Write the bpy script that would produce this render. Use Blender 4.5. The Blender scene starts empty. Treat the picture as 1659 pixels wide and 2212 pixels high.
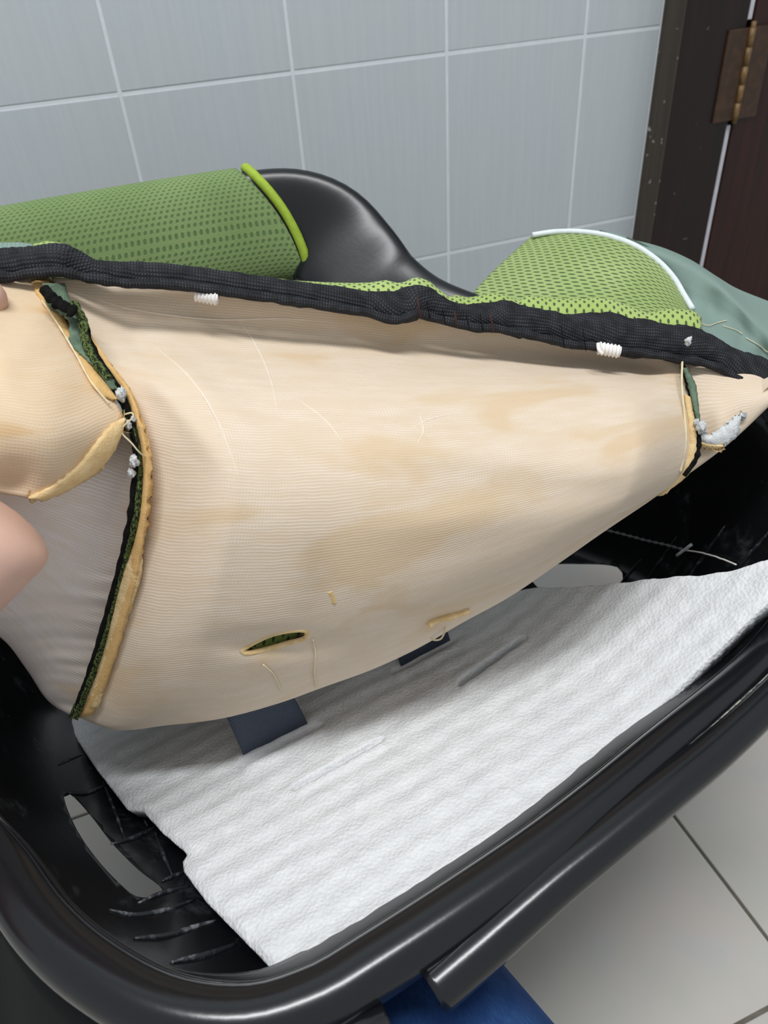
import bpy, bmesh, math, random
import numpy as np
from mathutils import Vector, Matrix, noise
from mathutils.bvhtree import BVHTree
random.seed(4)
scn = bpy.context.scene
col = scn.collection

# ------------------------------------------------------------------ camera, world, light, exposure
FPX = 1640.0                     # focal length in pixels of the 1659 x 2212 frame
H = 0.70                         # lens height above the floor (m)
S = 0.88                         # distance scale of the seat
dn = np.array([164, 2134, FPX], float); dn /= np.linalg.norm(dn)
ux = np.array([5947, -1682, FPX], float); ux -= dn*(ux@dn); ux /= np.linalg.norm(ux)
ny = np.cross(ux, dn); ny = ny if ny[2] > 0 else -ny
def c2w(v): return np.array([v@ux, v@ny, -(v@dn)])
def ray(px, py): return c2w(np.array([px-829.5, py-1106, FPX])/FPX)
CAM = np.array([0, 0, H])
def P(px, py, dep): return CAM + ray(px, py)*dep*S
R = c2w(np.array([1., 0, 0])); U = c2w(np.array([0, -1., 0])); B = c2w(np.array([0, 0, -1.]))
cd = bpy.data.cameras.new('camera'); cam = bpy.data.objects.new('camera', cd); col.objects.link(cam)
cam.matrix_world = Matrix(((R[0], U[0], B[0], 0), (R[1], U[1], B[1], 0), (R[2], U[2], B[2], H), (0, 0, 0, 1)))
cd.sensor_fit = 'HORIZONTAL'; cd.sensor_width = 36; cd.lens = 36*FPX/1659
cd.clip_start = 0.02
cd.dof.use_dof = True; cd.dof.focus_distance = 0.47; cd.dof.aperture_fstop = 16
scn.camera = cam

w = bpy.data.worlds.new('room_light'); scn.world = w; w.use_nodes = True
w.node_tree.nodes['Background'].inputs[0].default_value = (0.92, 0.96, 1.0, 1)
w.node_tree.nodes['Background'].inputs[1].default_value = 0.46

def area(name, loc, target, sx, sy, power, colr):
    l = bpy.data.lights.new(name, 'AREA'); l.shape = 'RECTANGLE'; l.size = sx; l.size_y = sy
    l.energy = power; l.color = colr
    o = bpy.data.objects.new(name, l); col.objects.link(o); o.location = loc
    o.rotation_euler = (Vector(target)-Vector(loc)).to_track_quat('-Z', 'Y').to_euler()
    return o
area('ceiling_tube_offscreen', (-0.1, -0.05, 2.4), (0.0, 0.22, 0.3), 1.3, 0.22, 31, (0.97, 0.99, 1.0))

vs = scn.view_settings
vs.view_transform = 'Standard'; vs.look = 'None'; vs.gamma = 1; vs.use_curve_mapping = False
vs.exposure = 0.25

# ------------------------------------------------------------------ node material helpers
def lin(r, g, b):
    f = lambda c: (c/255/12.92) if c <= 10.31 else ((c/255+0.055)/1.055)**2.4
    return (f(r), f(g), f(b), 1)

class M:
    def __init__(s, name, rough=0.6, spec=0.5):
        s.m = bpy.data.materials.new(name); s.m.use_nodes = True
        s.t = s.m.node_tree; s.b = s.t.nodes['Principled BSDF']
        s.b.inputs['Roughness'].default_value = rough; s.b.inputs['Specular IOR Level'].default_value = spec
    def put(s, sock, v):
        if hasattr(v, 'is_output'): s.t.links.new(v, sock)
        elif v is not None: sock.default_value = v
    def math(s, op, a, b=None, c=None, clamp=False):
        n = s.t.nodes.new('ShaderNodeMath'); n.operation = op; n.use_clamp = clamp
        for i, v in enumerate((a, b, c)): s.put(n.inputs[i], v)
        return n.outputs[0]
    def uv(s):
        n = s.t.nodes.new('ShaderNodeTexCoord'); return n.outputs['UV']
    def obj(s):
        n = s.t.nodes.new('ShaderNodeTexCoord'); return n.outputs['Object']
    def scale(s, v, sc):
        n = s.t.nodes.new('ShaderNodeMapping'); s.put(n.inputs[0], v); n.inputs['Scale'].default_value = sc; return n.outputs[0]
    def xy(s, v):
        n = s.t.nodes.new('ShaderNodeSeparateXYZ'); s.put(n.inputs[0], v); return n.outputs
    def noise(s, v, scale, detail=3, rough=0.5, dist=0.0):
        n = s.t.nodes.new('ShaderNodeTexNoise'); s.put(n.inputs['Vector'], v)
        n.inputs['Scale'].default_value = scale; n.inputs['Detail'].default_value = detail
        n.inputs['Roughness'].default_value = rough; n.inputs['Distortion'].default_value = dist
        return n.outputs[0]
    def voro(s, v, scale, feat='F1'):
        n = s.t.nodes.new('ShaderNodeTexVoronoi'); s.put(n.inputs['Vector'], v); n.inputs['Scale'].default_value = scale; n.feature = feat
        return n.outputs['Distance']
    def ramp(s, f, lo, hi):
        n = s.t.nodes.new('ShaderNodeMapRange'); n.interpolation_type = 'SMOOTHSTEP'
        s.put(n.inputs[0], f); n.inputs[1].default_value = lo; n.inputs[2].default_value = hi
        return n.outputs[0]
    def mix(s, f, a, b):
        n = s.t.nodes.new('ShaderNodeMix'); n.data_type = 'RGBA'
        s.put(n.inputs[0], f); s.put(n.inputs[6], a); s.put(n.inputs[7], b); return n.outputs[2]
    def color(s, v): s.put(s.b.inputs['Base Color'], v); return s
    def rough(s, v): s.put(s.b.inputs['Roughness'], v); return s
    def bump(s, h, strength=0.3, dist=0.001):
        n = s.t.nodes.new('ShaderNodeBump'); s.put(n.inputs['Height'], h)
        n.inputs['Strength'].default_value = strength; n.inputs['Distance'].default_value = dist
        s.put(s.b.inputs['Normal'], n.outputs[0]); return s

def stripes(m, coord, period, warp=None, amt=0.0):
    x = m.math('MULTIPLY', coord, 2*math.pi/period)
    if warp is not None: x = m.math('ADD', x, m.math('MULTIPLY', warp, amt))
    return m.math('MULTIPLY_ADD', m.math('SINE', x), 0.5, 0.5)

def net_material(name, base, patch, thread, pu, pv, amount=0.55, patch_lo=0.5, patch_hi=0.62, pscale=9, mute=0.0):
    """sheer knitted net laminated on foam: thread colour over base, with bare foam-coloured patches"""
    m = M(name, 0.75, 0.25); uv = m.uv(); c = m.xy(uv)
    wp = m.noise(uv, 16, 3, 0.6)
    a = stripes(m, c[0], pu, wp, 14); b = stripes(m, c[1], pv, wp, 30)
    va = m.ramp(m.noise(uv, 22, 2), 0.42, 0.6)
    net = m.math('MAXIMUM', m.math('MULTIPLY', m.math('POWER', a, 4), va), m.math('POWER', b, 2))
    big = m.noise(m.scale(uv, (1, 2.2, 1)), pscale, 3, 0.55, 0.6)
    pm = m.ramp(big, patch_lo, patch_hi)
    clump = m.noise(m.scale(uv, (2, 9, 1)), 16, 4, 0.6)
    den = m.math('MULTIPLY', m.math('MULTIPLY', net, amount), m.math('MULTIPLY_ADD', m.ramp(clump, 0.35, 0.7), 0.8, 0.35))
    den = m.math('MULTIPLY', den, m.math('SUBTRACT', 1.0, m.math('MULTIPLY', pm, 0.75)))
    speck = m.ramp(m.noise(uv, 420, 2), 0.62, 0.75)
    c0 = m.mix(pm, base, patch)
    c0 = m.mix(m.math('MULTIPLY', speck, 0.25), c0, (patch[0]*.8, patch[1]*.72, patch[2]*.6, 1))
    m.color(m.mix(den, c0, thread))
    m.b.inputs['Sheen Weight'].default_value = 0.1
    m.bump(m.math('ADD', m.math('MULTIPLY', net, 0.35), m.math('MULTIPLY', clump, 1.2)), 0.25, 0.0010)
    return m.m

def dash_material(name, base, light, hole, cu, cv, shear=0.0, dw=0.36, dh=0.2, fade=1.0):
    """spacer-mesh fabric: staggered rows of short dark dashes"""
    m = M(name, 0.8, 0.2); uv = m.uv(); c = m.xy(uv)
    v = m.math('DIVIDE', c[1], cv); row = m.math('FLOOR', v)
    u = m.math('DIVIDE', m.math('ADD', c[0], m.math('MULTIPLY', c[1], shear)), cu)
    u = m.math('ADD', u, m.math('MULTIPLY', m.math('MODULO', row, 2.0), 0.5))
    fu = m.math('SUBTRACT', m.math('FRACT', u), 0.5); fv = m.math('SUBTRACT', m.math('FRACT', v), 0.5)
    fv2 = m.math('ADD', fv, m.math('MULTIPLY', fu, 0.35))
    r = m.math('ADD', m.math('POWER', m.math('DIVIDE', m.math('ABSOLUTE', fu), dw), 2), m.math('POWER', m.math('DIVIDE', m.math('ABSOLUTE', fv2), dh), 2))
    mask = m.math('SUBTRACT', 1.0, m.ramp(r, 0.55, 1.25))
    big = m.noise(uv, 12, 2)
    b = m.mix(m.ramp(big, 0.35, 0.7), base, light)
    fine = m.noise(uv, 900, 2)
    b = m.mix(m.math('MULTIPLY', fine, 0.25), b, light)
    m.color(m.mix(m.math('MULTIPLY', mask, fade), b, hole))
    m.b.inputs['Sheen Weight'].default_value = 0.12
    m.bump(m.math('SUBTRACT', fine, m.math('MULTIPLY', mask, 2.0)), 0.35, 0.0008)
    return m.m

def plain(name, rgb, rough=0.6, spec=0.4, nscale=60, var=0.25, bump=0.15, bd=0.0006, dark=None):
    m = M(name, rough, spec); o = m.obj(); n = m.noise(o, nscale, 4)
    d = dark or tuple(x*(1-var) for x in rgb[:3])+(1,)
    m.color(m.mix(m.ramp(n, 0.3, 0.7), d, rgb)); m.bump(m.noise(o, nscale*6, 3), bump, bd)
    return m.m

MAT = {}
# wall tiles: cool pale grey, faint vertical streaks
m = M('wall_tile_glaze', 0.38, 0.35); o = m.obj()
st = m.noise(m.scale(o, (160, 1, 6)), 1.0, 4, 0.6); bl = m.noise(o, 9, 3)
c = m.mix(m.ramp(st, 0.3, 0.7), lin(182, 190, 195), lin(188, 195, 199))
c = m.mix(m.math('MULTIPLY', m.ramp(bl, 0.35, 0.7), 0.35), c, lin(187, 192, 191)); m.color(c)
m.bump(m.noise(o, 14, 2), 0.12, 0.004); MAT['wtile'] = m.m
MAT['grout'] = plain('wall_grout', lin(216, 222, 226), 0.35, 0.5, 40, 0.06, 0.2)
m = M('floor_tile_glaze', 0.3, 0.4); o = m.obj(); n = m.noise(o, 7, 4, 0.6); n2 = m.noise(o, 15, 3)
c = m.mix(m.ramp(n, 0.35, 0.68), lin(190, 188, 180), lin(198, 191, 184))
c = m.mix(m.math('MULTIPLY', m.ramp(n2, 0.5, 0.7), 0.5), c, lin(187, 191, 189)); m.color(c); MAT['ftile'] = m.m
MAT['fgrout'] = plain('floor_grout', lin(120, 116, 104), 0.9, 0.2, 60, 0.3)
# dark wood with specks of wall paint
def wood(name, a, b, speck, amt, thr):
    m = M(name, 0.42, 0.35); o = m.obj()
    g = m.noise(m.scale(o, (70, 70, 4)), 1.0, 5, 0.6, 0.4)
    c = m.mix(m.ramp(g, 0.3, 0.75), a, b)
    sp = m.math('MULTIPLY', m.ramp(m.noise(o, 75, 3, 0.5), thr, thr+0.05), amt)
    m.color(m.mix(sp, c, speck)); m.bump(g, 0.25, 0.001); return m.m
MAT['jamb'] = wood('dark_brown_wood', lin(22, 12, 10), lin(36, 19, 15), lin(120, 105, 92), 0.6, 0.72)
MAT['jambside'] = wood('paint_spattered_wood', lin(58, 50, 42), lin(76, 66, 56), lin(170, 170, 160), 0.9, 0.66)
MAT['door'] = wood('red_brown_door_wood', lin(34, 14, 11), lin(54, 24, 15), lin(130, 110, 100), 0.5, 0.73)
MAT['hinge'] = plain('tarnished_brass', lin(66, 42, 20), 0.5, 0.5, 90, 0.45, 0.3)
MAT['pin'] = plain('brass_pin', lin(128, 98, 56), 0.45, 0.5, 120, 0.4, 0.3)
MAT['strip'] = plain('white_strip', lin(206, 206, 214), 0.5, 0.4, 50, 0.12)
# black plastics
def black(name, base, rough, scuff, thr, sc=40, fine=1.0, amt=0.5):
    m = M(name, rough, 0.5); o = m.obj()
    n = m.noise(o, sc, 6, 0.7, 0.3); d = m.ramp(m.noise(o, 700, 2), 0.74, 0.8)
    k = m.math('MULTIPLY', m.ramp(n, thr, thr+0.2), amt)
    k = m.math('MAXIMUM', k, m.math('MULTIPLY', d, 0.35*fine))
    m.color(m.mix(k, base, scuff)); m.rough(m.math('MULTIPLY_ADD', k, 0.4, rough))
    m.bump(m.noise(o, 300, 3), 0.06, 0.0005); return m.m
MAT['shell'] = black('dusty_black_plastic', lin(17, 18, 20), 0.22, lin(96, 102, 106), 0.54, 30, 0.6, 0.3)
MAT['rim'] = black('glossy_black_plastic', lin(19, 21, 25), 0.21, lin(86, 92, 100), 0.66, 60, 0.6, 0.3)
MAT['rib'] = black('scuffed_plastic_ridge', lin(34, 36, 40), 0.35, lin(150, 156, 162), 0.5, 90, 0.6, 0.6)
MAT['dust'] = black('dusty_crease', lin(70, 70, 68), 0.7, lin(190, 186, 174), 0.42, 160, 0.8, 0.8)
MAT['matte'] = black('matte_black_plastic', lin(14, 16, 17), 0.75, lin(40, 46, 46), 0.6, 40, 0.3, 0.4); MAT['matte'].node_tree.nodes['Principled BSDF'].inputs['Specular IOR Level'].default_value = 0.15
MAT['handle'] = black('satin_black_plastic', lin(15, 17, 21), 0.33, lin(40, 42, 46), 0.7, 60, 0.15, 0.2)
# textiles
TAN, PATCH, THREAD = lin(212, 192, 167), lin(209, 185, 153), lin(230, 219, 206)
MAT['net'] = net_material('tan_foam_under_net', TAN, PATCH, THREAD, 0.0018, 0.0015, 0.6)
MAT['net_side'] = net_material('lilac_net_over_foam', lin(226, 212, 198), lin(222, 196, 158), lin(240, 235, 238), 0.0016, 0.0017, 0.9, 0.58, 0.7)
MAT['net_flap'] = net_material('peach_net_over_foam', lin(216, 190, 156), lin(212, 179, 136), lin(230, 213, 194), 0.0015, 0.0016, 0.5, 0.48, 0.62, 12)
MAT['foam_edge'] = plain('bare_orange_foam', lin(222, 182, 122), 0.95, 0.1, 200, 0.14, 0.45, 0.001)
m = M('bare_yellow_foam', 0.95, 0.1); o = m.obj(); n = m.noise(o, 200, 4)
c = m.mix(m.ramp(n, 0.3, 0.7), lin(218, 186, 134), lin(230, 204, 156))
m.color(m.mix(m.math('MULTIPLY', m.ramp(m.noise(o, 110, 4, 0.6), 0.66, 0.76), 0.7), c, lin(96, 70, 44))); m.bump(m.noise(o, 900, 3), 0.5, 0.001); MAT['foam_pale'] = m.m
MAT['lime'] = dash_material('lime_mesh_fabric', lin(144, 164, 98), lin(160, 178, 116), lin(66, 86, 48), 0.0076, 0.0035, 0.25, 0.36, 0.22)
MAT['limestrip'] = dash_material('lime_mesh_edge', lin(156, 178, 96), lin(172, 192, 116), lin(72, 86, 52), 0.0062, 0.0048, 0.0, 0.16, 0.42)
MAT['sleeve'] = dash_material('green_sleeve_mesh', lin(114, 136, 84), lin(128, 149, 98), lin(72, 100, 60), 0.0046, 0.0030, 0.35, 0.30, 0.28, 0.75)
m = M('slate_green_twill', 0.85, 0.2); uv = m.uv(); c = m.xy(uv)
a = stripes(m, c[0], 0.0022); b = stripes(m, c[1], 0.0018)
k = m.math('MULTIPLY', a, b); m.color(m.mix(k, lin(122, 142, 134), lin(146, 167, 158))); m.bump(k, 0.35, 0.0008); MAT['slate'] = m.m
MAT['slatefelt'] = plain('slate_green_felt', lin(112, 132, 112), 0.95, 0.1, 160, 0.35, 0.6, 0.001)
MAT['limepipe'] = plain('lime_piping', lin(160, 186, 62), 0.7, 0.3, 200, 0.15, 0.4)
MAT['whitepipe'] = plain('white_piping', lin(226, 232, 236), 0.6, 0.3, 200, 0.08, 0.3)
m = M('black_knit_binding', 0.7, 0.35); uv = m.uv(); c = m.xy(uv)
a = stripes(m, c[0], 0.0016); b = stripes(m, c[1], 0.0022)
k = m.math('MULTIPLY', a, b); n = m.noise(uv, 120, 3)
m.color(m.mix(m.math('MULTIPLY', k, m.ramp(n, 0.3, 0.7)), lin(15, 15, 19), lin(74, 78, 86))); m.bump(k, 0.6, 0.001); MAT['binding'] = m.m
MAT['blackfuzz'] = plain('frayed_black_fabric', lin(30, 29, 28), 0.95, 0.1, 220, 0.5, 0.8, 0.002)
m = M('frayed_green_black_fabric', 0.95, 0.1); o = m.obj(); n = m.noise(m.scale(o, (1, 1, .5)), 900, 4, 0.7)
m.color(m.mix(m.ramp(n, 0.42, 0.62), lin(34, 36, 28), lin(122, 142, 84))); m.bump(n, 0.9, 0.002); MAT['greenfray'] = m.m
MAT['elastic'] = plain('white_elastic', lin(236, 232, 228), 0.7, 0.3, 90, 0.08, 0.2)
MAT['rustthread'] = plain('rust_thread', lin(92, 50, 40), 0.8, 0.2, 100, 0.1)
MAT['netthread'] = plain('net_thread', lin(232, 220, 204), 0.7, 0.3, 300, 0.08)
MAT['thread'] = plain('cream_thread', lin(226, 212, 176), 0.7, 0.3, 100, 0.1)
MAT['fluff'] = plain('white_fluff', lin(238, 240, 240), 0.95, 0.1, 260, 0.15, 0.8, 0.002)
m = M('navy_webbing', 0.5, 0.4); uv = m.uv(); c = m.xy(uv)
a = stripes(m, c[1], 0.0015, m.noise(uv, 300, 2), 1.2); b = stripes(m, c[0], 0.0011)
k = m.math('MULTIPLY', a, m.math('MULTIPLY_ADD', b, 0.5, 0.5))
m.color(m.mix(k, lin(22, 27, 38), lin(92, 106, 128))); m.bump(a, 0.5, 0.001); MAT['web'] = m.m
# white expanded foam: fine cells with small glints
m = M('white_expanded_foam', 0.55, 0.35); o = m.obj()
v1 = m.voro(o, 430); n = m.noise(m.scale(o, (1, 2.2, 2.2)), 60, 4, 0.6); g = m.ramp(m.noise(o, 620, 2), 0.66, 0.74)
m.color(m.mix(m.ramp(n, 0.3, 0.75), lin(216, 218, 220), lin(228, 230, 231)))
m.rough(m.math('MULTIPLY_ADD', g, -0.42, 0.6)); m.b.inputs['Subsurface Weight'].default_value = 0.0
m.bump(m.math('ADD', m.math('MULTIPLY', v1, 1.3), m.math('MULTIPLY', n, 0.12)), 0.38, 0.0013); MAT['epe'] = m.m
m = M('indigo_denim', 0.85, 0.2); o = m.obj()
a = m.noise(m.scale(o, (1, .3, 1)), 700, 3, 0.6); n = m.noise(o, 26, 4)
m.color(m.mix(m.math('MULTIPLY', a, m.ramp(n, 0.25, 0.8)), lin(18, 46, 96), lin(62, 104, 156))); m.bump(a, 0.4, 0.0008); MAT['denim'] = m.m
m = M('skin', 0.5, 0.35); o = m.obj(); n = m.noise(o, 30, 3)
m.color(m.mix(m.ramp(n, 0.3, 0.7), lin(204, 164, 146), lin(214, 176, 157)))
m.b.inputs['Subsurface Weight'].default_value = 0.15; m.b.inputs['Subsurface Radius'].default_value = (0.01, 0.004, 0.002)
m.bump(m.noise(o, 380, 2), 0.08, 0.0006); MAT['skin'] = m.m
MAT['greycloth'] = plain('grey_plastic', lin(120, 122, 124), 0.5, 0.4, 60, 0.1)

# ------------------------------------------------------------------ geometry helpers
def tag(o, label=None, cat=None, group=None, kind=None):
    if label: o['label'] = label
    if cat: o['category'] = cat
    if group: o['group'] = group
    if kind: o['kind'] = kind
    return o
def link(name, me, mat, parent=None, smooth=True):
    if smooth:
        for p in me.polygons: p.use_smooth = True
    ob = bpy.data.objects.new(name, me); col.objects.link(ob)
    if mat is not None: me.materials.append(mat if not isinstance(mat, str) else MAT[mat])
    if parent is not None:
        ob.parent = parent; ob.matrix_parent_inverse = Matrix.Translation(-Vector(parent.matrix_basis.to_translation())) if parent.type == 'EMPTY' else Matrix()
    return ob
def empty(name, loc, label, cat, group=None):
    e = bpy.data.objects.new(name, None); col.objects.link(e); e.location = loc
    e.matrix_basis = Matrix.Translation(Vector(loc)); e.empty_display_size = 0.05
    return tag(e, label, cat, group)
def mesh(name, v, f, uv=None):
    me = bpy.data.meshes.new(name); me.from_pydata([tuple(map(float, p)) for p in v], [], f); me.update()
    if uv is not None:
        l = me.uv_layers.new(name='UVMap')
        for p in me.polygons:
            for li in p.loop_indices: l.data[li].uv = uv[me.loops[li].vertex_index]
    return me
def cat(pts, n, closed=False, smooth=True):
    """n samples of a Catmull-Rom (or straight) curve through pts, even by chord length of the first two coordinates"""
    p = np.array(pts, float)
    if closed: p = np.vstack([p, p[:1]])
    seg = np.linalg.norm(np.diff(p, axis=0)[:, :], axis=1)+1e-9
    t = np.concatenate([[0], np.cumsum(seg)]); t /= t[-1]
    q = np.linspace(0, 1, n, endpoint=not closed)
    out = []
    N = len(p)
    if not smooth:
        return np.stack([np.interp(q, t, p[:, k]) for k in range(p.shape[1])], 1)
    m_ = np.zeros_like(p)
    for i in range(N):
        if closed:
            a, b = (i-1) % (N-1), (i+1) % (N-1)
            dt = (t[i]-t[i-1] if i > 0 else t[-1]-t[-2]) + (t[i+1]-t[i] if i < N-1 else t[1]-t[0])
            m_[i] = (p[b]-p[a])/dt
        elif i == 0: m_[i] = (p[1]-p[0])/(t[1]-t[0])
        elif i == N-1: m_[i] = (p[-1]-p[-2])/(t[-1]-t[-2])
        else: m_[i] = (p[i+1]-p[i-1])/(t[i+1]-t[i-1])
    for x in q:
        i = min(max(np.searchsorted(t, x, 'right')-1, 0), N-2); h = t[i+1]-t[i]; s = (x-t[i])/h
        out.append((2*s**3-3*s**2+1)*p[i]+(s**3-2*s**2+s)*h*m_[i]+(-2*s**3+3*s**2)*p[i+1]+(s**3-s**2)*h*m_[i+1])
    return np.array(out)
def coons(T, Bo, L, Rr):
    nu, nv = len(T), len(L)
    u = np.linspace(0, 1, nu)[None, :, None]; v = np.linspace(0, 1, nv)[:, None, None]
    return ((1-v)*T[None]+v*Bo[None]+(1-u)*L[:, None]+u*Rr[:, None]
            - ((1-u)*(1-v)*T[0]+u*(1-v)*T[-1]+(1-u)*v*Bo[0]+u*v*Bo[-1]))
def toworld(g):
    sh = g.shape; f = g.reshape(-1, 3)
    return np.array([P(*q) for q in f]).reshape(sh)
def grid_normals(g):
    du = np.gradient(g, axis=1); dv = np.gradient(g, axis=0)
    n = np.cross(du, dv); return n/(np.linalg.norm(n, axis=2, keepdims=True)+1e-12)
def slab(name, g, thick, mat, parent=None, toward=None, wrap=False, down=None):
    """closed sheet of given thickness: g[nv][nu] is the seen side, the other side lies away from `toward` (camera by default)"""
    nv, nu = g.shape[:2]; n = grid_normals(g)
    c = CAM if toward is None else np.array(toward)
    if np.sum(n*(c-g)) < 0: n = -n
    flip = np.sum(np.cross(np.gradient(g, axis=1), np.gradient(g, axis=0))*n) > 0
    b = g-n*thick if down is None else g+np.array(down)*thick
    v = np.vstack([g.reshape(-1, 3), b.reshape(-1, 3)]); K = nv*nu
    lu = np.concatenate([[0], np.cumsum(np.linalg.norm(np.diff(g, axis=1), axis=2).mean(0))])
    lv = np.concatenate([[0], np.cumsum(np.linalg.norm(np.diff(g, axis=0), axis=2).mean(1))])
    uv = [(lu[j], lv[i]) for i in range(nv) for j in range(nu)]; uv = uv+uv
    f = []; I = lambda i, j: i*nu+(j % nu)
    W_ = nu if wrap else nu-1
    for i in range(nv-1):
        for j in range(W_):
            q = (I(i, j), I(i, j+1), I(i+1, j+1), I(i+1, j)); f.append(q if flip else q[::-1])
            r = tuple(K+x for x in q); f.append(r[::-1] if flip else r)
    def wall(a, b_, s):
        q = (a, b_, K+b_, K+a); f.append(q if s else q[::-1])
    for j in range(W_):
        wall(I(0, j), I(0, j+1), not flip); wall(I(nv-1, j), I(nv-1, j+1), flip)
    if not wrap:
        for i in range(nv-1):
            wall(I(i, 0), I(i+1, 0), flip); wall(I(i, nu-1), I(i+1, nu-1), not flip)
    me = mesh(name, v, f, uv)
    bm = bmesh.new(); bm.from_mesh(me); bmesh.ops.recalc_face_normals(bm, faces=bm.faces); bm.to_mesh(me); bm.free()
    return link(name, me, mat, parent)
def frames(pts, closed=False):
    p = np.array(pts); t = np.gradient(p, axis=0)
    if closed: t = np.roll(p, -1, 0)-np.roll(p, 1, 0)
    t /= np.linalg.norm(t, axis=1, keepdims=True)+1e-12
    return p, t
def tube(name, pts, rad, mat, parent=None, seg=10, closed=False, up=None, flat=1.0, rfun=None):
    """tube along world points; rad number or list (radius along side axis), flat = ratio along the other axis"""
    p, t = frames(pts, closed); n = len(p)
    rad = np.full(n, rad) if np.isscalar(rad) else np.array(rad)
    v, uv = [], []; a0 = None; L = 0
    for i in range(n):
        if up is not None: s = np.cross(t[i], up)
        else:
            if a0 is None: a0 = np.cross(t[i], (0, 0, 1.) if abs(t[i][2]) < 0.9 else (1., 0, 0))
            s = a0-t[i]*(a0@t[i])
        s = s/(np.linalg.norm(s)+1e-12); a0 = s; b = np.cross(s, t[i])
        if i: L += np.linalg.norm(p[i]-p[i-1])
        for k in range(seg):
            an = 2*math.pi*k/seg; rr = rad[i]*(rfun(i, an) if rfun else 1)
            v.append(p[i]+s*math.cos(an)*rr+b*math.sin(an)*rr*flat); uv.append((L, an*rad[i]))
    f = []
    for i in range(n if closed else n-1):
        for k in range(seg):
            a = i*seg+k; b_ = i*seg+(k+1) % seg; c_ = ((i+1) % n)*seg+(k+1) % seg; d = ((i+1) % n)*seg+k
            f.append((a, b_, c_, d))
    if not closed: f.append(tuple(range(seg))[::-1]); f.append(tuple((n-1)*seg+k for k in range(seg)))
    me = mesh(name, v, f, uv)
    bm = bmesh.new(); bm.from_mesh(me); bmesh.ops.recalc_face_normals(bm, faces=bm.faces); bm.to_mesh(me); bm.free()
    return link(name, me, mat, parent)
def box(name, lo, hi, mat, parent=None, bevel=0.0):
    bm = bmesh.new(); bmesh.ops.create_cube(bm, size=1)
    lo, hi = np.array(lo, float), np.array(hi, float)
    for q in bm.verts: q.co = Vector(((lo+hi)/2+(hi-lo)*np.array(q.co)).tolist())
    if bevel: bmesh.ops.bevel(bm, geom=bm.edges[:], offset=bevel, segments=2, profile=0.5, affect='EDGES')
    me = bpy.data.meshes.new(name); bm.to_mesh(me); bm.free()
    return link(name, me, mat, parent, smooth=False)
def lean(q):
    x, y, d = q[0], q[1], q[2]
    if x < 420 and y > 1000 and d > 0.46 and d < 0.63: d = 0.46+(d-0.46)*0.69
    return (x, y, d)
def px(pts, n, closed=False, smooth=True):
    """pixel/depth polyline -> sampled world polyline"""
    return np.array([P(*q) for q in cat([lean(q) for q in pts], n, closed, smooth)])
def sm(x): x = np.clip(x, 0, 1); return x*x*(3-2*x)
def nz(*a): return noise.noise(Vector(a))

# ------------------------------------------------------------------ setting
YW = 1.0
wall = box('wall_back', (-1.3, YW+0.0008, -0.02), (1.9, YW+0.09, 2.3), 'grout'); tag(wall, kind='structure')
G = 0.0020
zs = [H-0.128-0.2495*k for k in range(-6, 5)]
xs = [0.0655+0.2005*k for k in range(-7, 4)]+[0.786]
for zi in zs:
    z1, z0 = zi, max(zi-0.2495, 0.0)
    if z1 <= 0.01: continue
    for x0, x1 in zip(xs[:-1], xs[1:]):
        jy = random.uniform(-0.0002, 0.0002)
        box('tile', (x0+G, YW+jy, z0+G), (x1-G, YW+0.012, z1-G), 'wtile', wall, 0.0009)
floor = box('floor', (-1.3, -1.4, -0.06), (1.9, YW+0.09, -0.0035), 'fgrout'); tag(floor, kind='structure')
fx0, fy0, FT, FG = 0.53*H, 0.181*H, 0.40, 0.0016
for i in range(-4, 4):
    for j in range(-4, 3):
        x0, y0 = fx0+FT*i, fy0+FT*j
        x1, y1 = min(x0+FT, 1.9), min(y0+FT, YW)
        if y1-y0 < 0.02: continue
        box('tile', (x0+FG, y0+FG, -0.012), (x1-FG, y1-FG, 0), 'ftile', floor, 0.001)
# door frame standing proud of the tiles, and the door leaf with its hinge
JY = YW-0.044
tr = box('trim_1', (0.787, JY, 0), (0.893, YW+0.06, 2.1), 'jamb', None, 0.003); tag(tr, kind='structure')
me = tr.data; me.materials.append(MAT['jambside'])
for p in me.polygons:
    if p.normal.x < -0.9: p.material_index = 1
door = box('door_1', (0.906, JY+0.004, 0.012), (1.7, JY+0.044, 2.08), 'door', None, 0.002); tag(door, kind='structure')
box('light_gap_strip', (0.8945, JY+0.006, 0.02), (0.9045, JY+0.03, H-0.258), 'strip', door, 0.001)  # white strips stand in for the pale light in the gap beside the door
box('light_gap_strip', (0.8945, JY+0.006, H-0.128), (0.9045, JY+0.03, 2.06), 'strip', door, 0.001)
hz0, hz1 = H-0.250, H-0.136
box('hinge_leaf', (0.862, JY-0.003, hz0), (0.898, JY+0.001, hz1), 'hinge', door, 0.0008)
box('hinge_leaf', (0.902, JY-0.001, hz0), (0.940, JY+0.005, hz1), 'hinge', door, 0.0008)
for k in range(5):
    za, zb = hz0+(hz1-hz0)*k/5+0.0006, hz0+(hz1-hz0)*(k+1)/5-0.0006
    tube('hinge_knuckle', [(0.900, JY-0.004, za), (0.900, JY-0.004, (za+zb)/2), (0.900, JY-0.004, zb)], 0.0042, 'pin', door, 12)
tube('hinge_pin', [(0.900, JY-0.004, hz0-0.004), (0.900, JY-0.004, hz1), (0.900, JY-0.004, hz1+0.007)], 0.0034, 'pin', door, 10)

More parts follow.
